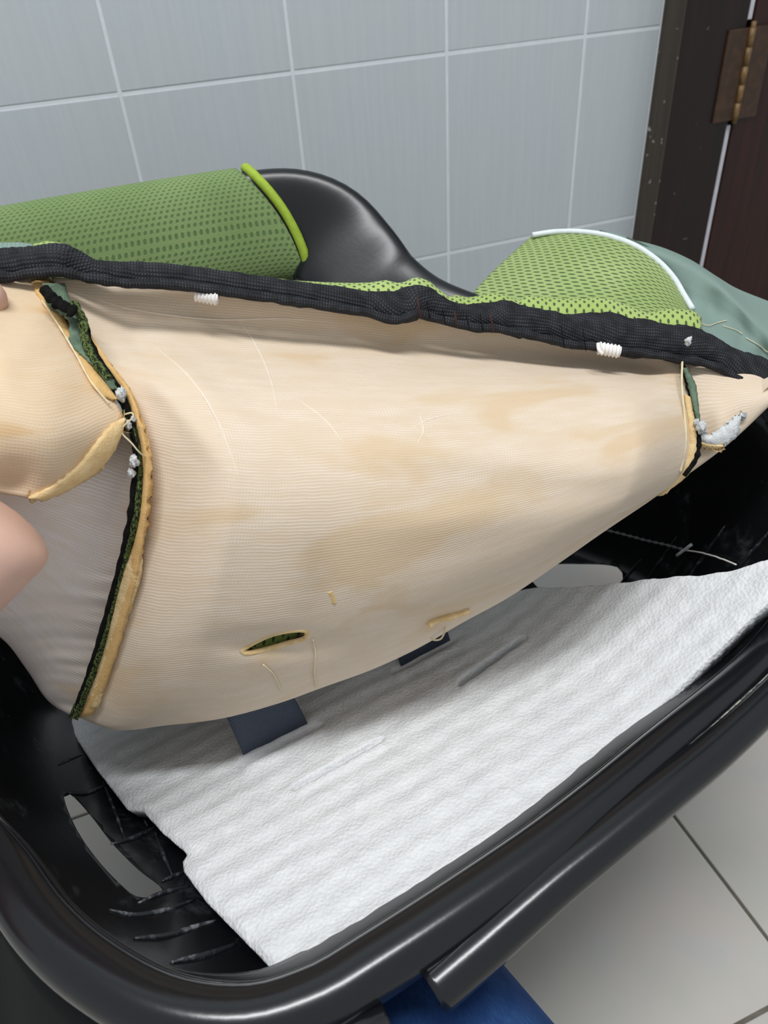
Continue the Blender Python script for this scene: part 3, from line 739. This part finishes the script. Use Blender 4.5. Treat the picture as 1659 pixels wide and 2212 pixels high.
# torn seam between back panel and side panel
def sdep(o_): return [(q[0], q[1], q[2]-o_) for q in seamL]
sw = [(150, 690), (200, 780), (255, 850), (287, 930), (302, 1010), (292, 1110), (264, 1230), (237, 1330), (200, 1450), (162, 1552)]
sd = [.455, .45, .45, .45, .455, .465, .49, .52, .565, .60]
def seamline(dx, doff, i0=0, i1=10):
    return [(x+dx, y, d-doff) for (x, y), d in list(zip(sw, sd))[i0:i1]]
def ribbon(name, A, Bq, mat, parent, n=90, k=7, crown=0.004, thick=0.004, wob=3, seed=0):
    A, Bq = cat([lean(q) for q in A], n), cat([lean(q) for q in Bq], n); g = np.zeros((k, n, 3))
    for j in range(n):
        for i in range(k):
            t = i/(k-1); q = A[j]*(1-t)+Bq[j]*t; e = wob*(1.0 if i in (0, k-1) else 0.35)
            g[i, j] = P(q[0]+e*nz(j*.45, i*.7, seed), q[1]+e*nz(j*.45, i*.7, seed+4), q[2]-crown*math.sin(math.pi*t)-0.0008*nz(j*.8, i, seed))
    return slab(name, g, thick, mat, parent)
ribbon('bare_foam_edge', seamline(0, .002), [(172, 680, .447), (228, 770, .440), (284, 850, .438), (309, 930, .437), (319, 1010, .440), (316, 1110, .449), (300, 1230, .472), (276, 1330, .501), (240, 1450, .548), (200, 1545, .588)], 'foam_edge', cover, seed=2)
ribbon('bare_foam_edge', [(300, 1150, .462), (264, 1235, .480), (236, 1330, .510), (214, 1420, .545), (176, 1530, .585)], [(303, 1150, .462), (306, 1235, .474), (278, 1330, .503), (246, 1420, .538), (212, 1530, .580)], 'foam_pale', cover, crown=.002, seed=6)
ribbon('frayed_green_strip', [(225, 815, .440), (262, 870, .441), (283, 935, .440), (290, 1010, .446), (280, 1110, .454), (252, 1230, .480), (222, 1340, .513), (188, 1450, .553), (148, 1550, .59)],
       [(240, 808, .440), (276, 866, .441), (298, 935, .440), (311, 1010, .446), (306, 1110, .454), (272, 1230, .480), (244, 1340, .513), (210, 1450, .553), (168, 1556, .59)], 'greenfray', cover, 110, 7, .004, .004, 4, 11)
tube('black_seam_tape', px([(182, 700, .444), (205, 760, .440), (240, 815, .438), (268, 862, .438), (284, 915, .437), (294, 985, .440), (288, 1050, .446), (282, 1110, .451), (256, 1230, .476), (226, 1340, .508), (196, 1440, .547), (160, 1545, .586)], 110), [0.0015*(1+.7*nz(i*.35, 1, 0)) for i in range(110)], 'blackfuzz', cover, 8)
ribbon('slate_fabric_patch', [(92, 612, .440), (102, 655, .440), (148, 690, .437), (150, 740, .434), (180, 770, .432), (215, 808, .432), (238, 842, .434)], [(140, 612, .452), (155, 655, .448), (178, 690, .444), (188, 740, .440), (214, 778, .437), (240, 812, .436), (256, 840, .437)], 'slatefelt', cover, 60, 8, .0015, .002, 4, 3)
tube('frayed_green_strip', px([(160, 655, .440), (178, 690, .436), (186, 740, .434), (208, 785, .433), (236, 820, .434)], 40), [0.0022*(1+.6*nz(i*.4, 3, 0)) for i in range(40)], 'greenfray', cover, 8)
tube('frayed_green_strip', px([(96, 625, .432), (118, 650, .430), (150, 668, .430), (160, 676, .432)], 24), [0.0030*(1+.6*nz(i*.4, 8, 0)) for i in range(24)], 'blackfuzz', cover, 8)
def fluff(x, y, dep, r, parent, mat='fluff', seed=0, st=1.4):
    bm = bmesh.new(); bmesh.ops.create_icosphere(bm, subdivisions=3, radius=1)
    c = P(x, y, dep)
    for q in bm.verts:
        s_ = 0.85+0.5*nz(q.co.x*2+seed, q.co.y*2, q.co.z*2)+0.3*nz(q.co.x*6, q.co.y*6+seed, q.co.z*6)
        d_ = np.array(q.co)*s_*r; d_[2] *= st
        q.co = Vector((c+d_).tolist())
    me = bpy.data.meshes.new('lint_tuft'); bm.to_mesh(me); bm.free(); return link('lint_tuft', me, mat, parent)
for i, (x, y, d, r) in enumerate(((262, 851, .434, .0030), (276, 918, .434, .0021), (290, 996, .437, .0026), (284, 1022, .44, .0022), (288, 905, .436, .0014))): fluff(x, y, d, r, cover, seed=i*3)
tube('loose_thread', px([(270, 895, .43), (285, 892, .428), (288, 900, .428), (262, 930, .428), (285, 958, .43), (304, 980, .434), (318, 988, .442)], 40), 0.0004, 'thread', cover, 6)

# right side: seam and wing with its torn lower edge
T = cat([(1480, 760, .575), (1560, 785, .570), (1650, 815, .565), (1780, 870, .56)], 60)
Bt = cat([(1400, 1085, .585), (1500, 1010, .585), (1560, 955, .58), (1610, 900, .575), (1664, 842, .565), (1780, 871, .56)], 60)
L = cat([(1480, 760, .575), (1503, 880, .563), (1510, 950, .563), (1485, 1020, .568), (1400, 1085, .585)], 60)
Rr = cat([(1780, 870, .56), (1780, 871, .56)], 60)
g2 = coons(T, Bt, L, Rr); vv = np.linspace(0, 1, 60)[:, None]; uu = np.linspace(0, 1, 60)[None, :]
g2[:, :, 2] -= 0.012*np.sin(math.pi*vv)*np.sin(math.pi*uu)
g2[:, :, 2] -= 0.006*np.exp(-((g2[:, :, 0]-1560)/30)**2)*sm((g2[:, :, 1]-840)/80)
gwg = toworld(g2); wing = slab('side_wing', gwg, 0.009, 'net', cover); bvh_wing = bvh_of(gwg)
tube('black_seam_tape', px([(1474, 790, .566), (1494, 860, .556), (1508, 930, .552), (1506, 985, .553), (1478, 1028, .556)], 60), [0.0016*(1+.6*nz(i*.4, 5, 0)) for i in range(60)], 'blackfuzz', cover, 8)
ribbon('slate_fabric_edge', [(1474, 795, .560), (1485, 830, .556), (1497, 880, .551), (1508, 930, .549)], [(1484, 795, .560), (1503, 830, .556), (1510, 880, .551), (1516, 930, .549)], 'slatefelt', cover, 40, 5, .002, .002, 2, 5)
tube('net_fold', px([(1474, 770, .560), (1473, 830, .552), (1478, 890, .550), (1482, 950, .550), (1470, 1020, .555)], 40), [0.0007*(1+.4*nz(i*.4, 15, 0)) for i in range(40)], 'thread', cover, 8)
ribbon('bare_foam_edge', [(1476, 850, .556), (1485, 910, .553), (1486, 960, .554), (1470, 1020, .560), (1420, 1072, .572)], [(1498, 860, .555), (1507, 930, .552), (1506, 985, .554), (1490, 1022, .560), (1440, 1066, .572)], 'foam_pale', cover, 50, 6, .002, .003, 2, 8)
ribbon('torn_net_edge', [(1508, 935, .553), (1535, 938, .550), (1570, 912, .550), (1602, 890, .552)], [(1512, 958, .556), (1550, 966, .553), (1590, 944, .552), (1602, 905, .553)], 'fluff', cover, 40, 7, .003, .004, 7, 13)
ribbon('bare_foam_edge', [(1512, 948, .556), (1540, 956, .554), (1562, 960, .553)], [(1512, 966, .558), (1540, 970, .556), (1564, 968, .553)], 'foam_pale', cover, 24, 6, .004, .005, 3, 14)
for i, (x, y, d, r) in enumerate(((1515, 922, .546, .0034), (1504, 912, .548, .0018), (1487, 737, .545, .0022))): fluff(x, y, d, r, cover, seed=20+i)

# knit binding round the pulled-up edge, ruffled by its elastic
bp = [(-260, 560, .405), (-100, 566, .425), (0, 571, .443), (80, 563, .448), (130, 560, .451), (170, 572, .455), (200, 583, .458), (260, 590, .464), (350, 594, .472), (440, 603, .480), (550, 620, .489), (640, 632, .497), (720, 644, .504), (800, 655, .512), (860, 664, .517), (900, 650, .520), (950, 668, .526), (1010, 684, .532), (1070, 684, .538), (1110, 688, .541), (1180, 704, .547), (1250, 716, .553), (1320, 720, .558), (1400, 732, .563), (1470, 742, .566), (1530, 758, .569), (1590, 788, .571), (1640, 812, .572), (1665, 850, .570), (1760, 930, .570)]
NB = 420
bc = cat(bp, NB)
def bh(x): # half height of the binding in pixels
    h_ = np.interp(x, [-200, 0, 60, 140, 200, 300, 640, 800, 880, 930, 1010, 1090, 1180, 1330, 1480, 1560, 1640, 1700], [30, 31, 30, 30, 21, 23, 22, 24, 34, 26, 22, 33, 30, 38, 36, 30, 36, 40])
    return h_*1.12
rr = np.array([bh(q[0])*q[2]*S/FPX for q in bc]); pw_ = np.array([P(*q) for q in bc])
def ruff(i, an):
    x = bc[i, 0]; s_ = 0.35+0.65*sm((x-600)/500)
    return 1+0.16*s_*nz(x*.020, math.cos(an)*.8, math.sin(an)*.8)*1.6+0.07*nz(x*.09, math.cos(an)*2, math.sin(an)*2)
bind = tube('elastic_binding', pw_, rr, 'binding', cover, 26, flat=0.55, rfun=ruff, up=(-B))
bind['label'] = 'ruffled black knit elastic binding'
# the tube's side axis is the screen-vertical one; a stitched cord runs along its lower edge
lowc = [(q[0], q[1]+bh(q[0])*(0.80+0.12*nz(q[0]*.02, 0, 3)), q[2]-0.006) for q in bc[::3]]
tube('binding_cord', px(lowc, 300), [0.0027*(1+.35*nz(i*.25, 2, 2)) for i in range(300)], 'binding', cover, 10)
for i, x in enumerate((905, 925, 958, 985, 1010, 1040, 1062, 1215, 1262)):
    k = int(np.argmin(abs(bc[:, 0]-x))); q = bc[k]; r = bh(x)
    tube('stitch_thread', px([(x-3, q[1]-r*.2, q[2]-.0145), (x, q[1]+r*.4, q[2]-.0145), (x+4, q[1]+r*1.05, q[2]-.010)], 8), 0.0003, 'blackfuzz' if i % 3 else 'rustthread', bind, 6)

# face fabric lip showing above the binding: slate, lime, lime
def face_lip(name, x0, x1, hpts, mat, n=160, seed=0):
    k = 12; g = np.zeros((k, n, 3))
    xs_ = np.linspace(x0, x1, n); by = np.interp(xs_, bc[:, 0], bc[:, 1]); bd = np.interp(xs_, bc[:, 0], bc[:, 2])
    hh = np.interp(xs_, [q[0] for q in hpts], [q[1] for q in hpts])
    for j in range(n):
        e = hh[j]; b_ = bh(xs_[j])
        for i in range(k):
            t = i/(k-1); an = math.pi*0.78*t
            y = by[j]-b_*0.4-(b_*0.45+e)*math.sin(an)**0.8
            g[i, j] = P(xs_[j]+2*nz(xs_[j]*.03, i*.3, seed), y, bd[j]+0.004+0.050*t**1.3-0.004*math.sin(an)*(1+nz(xs_[j]*.022, 0, seed)))
    return slab(name, g, 0.002, mat, cover)
face_lip('slate_face_lip', -240, 72, [(-240, 18), (0, 18), (40, 16), (72, 8)], 'slate', 60, 2)
face_lip('lime_face_lip', 70, 200, [(70, 8), (100, 12), (140, 5), (170, 0), (200, -4)], 'limestrip', 50, 3)
face_lip('lime_face_lip', 400, 1515, [(400, -6), (430, 2), (520, 4), (640, 5), (700, 10), (760, 16), (800, 22), (835, 30), (880, 18), (930, 26), (970, 10), (985, 20), (1030, 22), (1060, 24), (1090, 18), (1120, 10), (1135, 26), (1180, 34), (1230, 38), (1290, 42), (1330, 36), (1370, 26), (1400, 22), (1440, 36), (1500, 44), (1515, 36)], 'limestrip', 260, 4)

# bulging far part of the cover: lime mesh, white piping, slate twill
pipe = [(1150, 508, .700), (1200, 501, .697), (1255, 501, .692), (1310, 509, .686), (1370, 530, .676), (1420, 563, .666), (1455, 600, .656), (1478, 638, .646), (1496, 668, .636)]
L = cat([(1150, 508, .700), (1105, 548, .690), (1058, 592, .676), (1015, 640, .655), (975, 690, .640)], 60)
T = cat(pipe, 80); Rr = cat([(1496, 668, .636), (1500, 690, .626), (1505, 740, .612)], 60)
Bt = cat([(975, 690, .640), (1200, 740, .612), (1505, 740, .612)], 80)
g2 = coons(T, Bt, L, Rr); vv = np.linspace(0, 1, 60)[:, None]; uu = np.linspace(0, 1, 80)[None, :]
g2[:, :, 2] -= 0.030*np.sin(math.pi*np.clip(uu, 0, 1))*np.sqrt(np.clip(1-(1-np.clip(vv/.7, 0, 1))**2, 0, 1))
ex = []
for dy, dd in ((14, .02), (2, .007)):
    r = g2[0].copy(); r[:, 1] += dy*.5; r[:, 2] += dd; ex.append(r)
gl = toworld(np.concatenate([np.array(ex), g2], 0)); slab('lime_bolster', gl, 0.006, 'lime', cover)
tube('white_piping', px([(q[0], q[1], q[2]-.006) for q in pipe], 90), 0.0022, 'whitepipe', cover, 10)
T = cat([(1240, 508, .712), (1340, 514, .704), (1420, 531, .695), (1490, 560, .685), (1550, 598, .675), (1590, 622, .668), (1659, 650, .660), (1760, 690, .65)], 90)
L = cat([(1240, 508, .712), (1330, 522, .690), (1410, 560, .672), (1460, 610, .656), (1490, 665, .636), (1500, 705, .60), (1512, 745, .573)], 70)
Bt = cat([(1512, 745, .573), (1560, 764, .574), (1610, 790, .576), (1660, 830, .577), (1760, 900, .575)], 90)
Rr = cat([(1760, 690, .65), (1760, 780, .61), (1760, 900, .575)], 70)
g2 = coons(T, Bt, L, Rr); nv, nu = g2.shape[:2]
for i in range(nv):
    for j in range(nu):
        x, y = g2[i, j, :2]; v1, u1 = i/(nv-1), j/(nu-1)
        g2[i, j, 2] -= 0.022*math.sin(math.pi*min(1, v1*1.2))*math.sin(math.pi*u1)**.7
        g2[i, j, 2] -= 0.007*sm((v1-.45)/.4)*nz(x*.022+y*.004, y*.008, 4)*2
ex = []
for dy, dd in ((40, .05), (6, .012)):
    r = g2[0].copy(); r[:, 1] += dy*.5; r[:, 2] += dd; ex.append(r)
gs = toworld(np.concatenate([np.array(ex), g2], 0)); slab('slate_bolster', gs, 0.006, 'slate', cover); bvh_slate = bvh_of(gs)
for a in ([(1508, 700), (1530, 706), (1548, 700), (1570, 694)], [(1560, 706), (1590, 716), (1602, 724)], [(1610, 732), (1640, 748), (1665, 762)]):
    lip('loose_thread', a, 0.0003, 'thread', 0.001, cover, 20, bvh=bvh_slate)

# elastic loops sewn under the binding
def loop(x, y, dep, wpx, hpx, tilt):
    k = dep*S/FPX; n = 60
    pts = px([(x+(t-.5)*wpx, y+(t-.5)*tilt, dep) for t in np.linspace(0, 1, 8)], n)
    rad = [hpx/2*k*(1+0.13*math.sin(i/n*2*math.pi*6)) for i in range(n)]
    return tube('elastic_loop', pts, rad, 'elastic', cover, 14)
loop(447, 641, .478, 48, 27, 9); loop(1316, 756, .548, 46, 26, 8)
tube('elastic_loop_fold', px([(1292, 742, .542), (1294, 756, .540), (1302, 765, .540)], 10), 0.0012, 'elastic', cover, 8)

# loose threads on the underside
def thr(pts, off=0.0012, r=0.00045, n=30): lip('loose_thread', pts, r, 'thread', off, cover, n)
thr([(568, 1432), (588, 1450), (600, 1472), (608, 1492)]); thr([(676, 1378), (680, 1410), (678, 1450), (683, 1484)])
tube('loose_thread', px([(962, 1338, .545), (961, 1362, .545), (952, 1380, .545), (936, 1382, .545), (928, 1374, .546), (940, 1368, .55)], 30), 0.0006, 'thread', cover, 6)
lip('bare_foam_patch', [(712, 1278), (720, 1292), (722, 1304)], 0.0052, 'foam_pale', -0.0046, panel, 12)

# ------------------------------------------------------------------ tag fastener lying over the shell wall
tg = empty('tag_fastener', tuple(hit(bvh_shell, 1400, 1168, 0.004)), 'clear plastic tag fastener with white cross bar on chain thread against the black shell', 'fastener')
ch = onpoly(bvh_shell, [(1296, 1140), (1340, 1150), (1400, 1166), (1450, 1178), (1492, 1190)], 60, 0.0045)
tube('chain_thread', ch, [0.0011*(1+0.5*math.sin(i*1.5)) for i in range(60)], 'greycloth', tg, 8)
tube('cross_bar', onpoly(bvh_shell, [(1478, 1202), (1494, 1190), (1510, 1178)], 6, 0.007), 0.0013, 'whitepipe', tg, 8)
tube('filament', onpoly(bvh_shell, [(1494, 1190), (1530, 1196), (1570, 1208), (1604, 1222)], 24, 0.006), 0.0007, 'elastic', tg, 8)

# ------------------------------------------------------------------ person: hand holding the cover, knee in jeans
def skin_body(name, chains, mat, parent, sub=2):
    """chains: lists of (point, radius); later chains start with an index of an existing vertex"""
    vs_, ed, ra = [], [], []
    for ch_ in chains:
        prev = None
        for it in ch_:
            if isinstance(it, int): prev = it; continue
            p_, r_ = it; vs_.append(tuple(p_)); ra.append(r_)
            if prev is not None: ed.append((prev, len(vs_)-1))
            prev = len(vs_)-1
    me = bpy.data.meshes.new(name); me.from_pydata(vs_, ed, []); me.update()
    ob = link(name, me, mat, parent)
    md = ob.modifiers.new('skin', 'SKIN'); md.use_smooth_shade = True
    sv = me.skin_vertices[0].data if me.skin_vertices else None
    if sv is None:
        bm = bmesh.new(); bm.from_mesh(me); bm.verts.layers.skin.verify(); bm.to_mesh(me); bm.free(); sv = me.skin_vertices[0].data
    for i, r_ in enumerate(ra): sv[i].radius = (r_, r_)
    sv[0].use_root = True
    s_ = ob.modifiers.new('sub', 'SUBSURF'); s_.levels = sub; s_.render_levels = sub
    dg = bpy.context.evaluated_depsgraph_get(); new = bpy.data.meshes.new_from_object(ob.evaluated_get(dg))
    ob.modifiers.clear(); ob.data = new; new.name = name
    if not new.materials: new.materials.append(MAT[mat])
    for p_ in new.polygons: p_.use_smooth = True
    return ob
knee = CAM+ray(915, 2300)*0.43
person = empty('person', (float(knee[0])-0.05, -0.30, 0.0), 'person in blue jeans holding up the seat cover with one hand', 'person')
q = lambda x, y, d: P(x, y, d)
hand = skin_body('hand', [
    [(q(-420, 1420, .40), .026), (q(-330, 1300, .40), .028), (q(-300, 1130, .405), .026), (q(-290, 960, .41), .018)],     # wrist, palm
    [0, (q(-560, 1620, .40), .029), (q(-900, 2050, .38), .036), (q(-1150, 2500, .34), .042)],                              # forearm
    [1, (q(-210, 1372, .385), .021), (q(-110, 1280, .378), .0245), (q(-25, 1180, .378), .0245), (q(44, 1112, .380), .0275)],   # thumb
    [3, (q(-230, 840, .418), .011), (q(-130, 715, .412), .0110), (q(-60, 655, .420), .0110), (q(14, 622, .428), .0105)],     # forefinger
    [3, (q(-320, 860, .43), .0115), (q(-250, 740, .47), .0105), (q(-160, 700, .50), .0096), (q(-70, 700, .51), .008)],
    [2, (q(-380, 980, .44), .0115), (q(-350, 850, .48), .0105), (q(-270, 790, .52), .0096), (q(-180, 790, .53), .008)],
    [2, (q(-400, 1080, .45), .0105), (q(-390, 980, .49), .0095), (q(-330, 920, .53), .0086), (q(-260, 920, .54), .0075)],
], 'skin', person)
hip = np.array([knee[0]-0.16, -0.36, 0.13]); ank = np.array([knee[0]-0.34, 0.00, 0.055])
jp = cat([hip, hip*.5+knee*.5+np.array([0, 0, .02]), knee*.85+hip*.15, knee, knee*.85+ank*.15, knee*.45+ank*.55, ank], 60)
jr = np.interp(np.linspace(0, 1, 60), [0, .3, .5, .6, .8, 1], [.092, .088, .080, .076, .066, .05])
jr = [x*(1+0.05*nz(i*.25, 0, 0)) for i, x in enumerate(jr)]
tube('jeans', jp, jr, 'denim', person, 40, rfun=lambda i, an: 1+0.03*nz(i*.2, math.cos(an)*2, math.sin(an)*2))
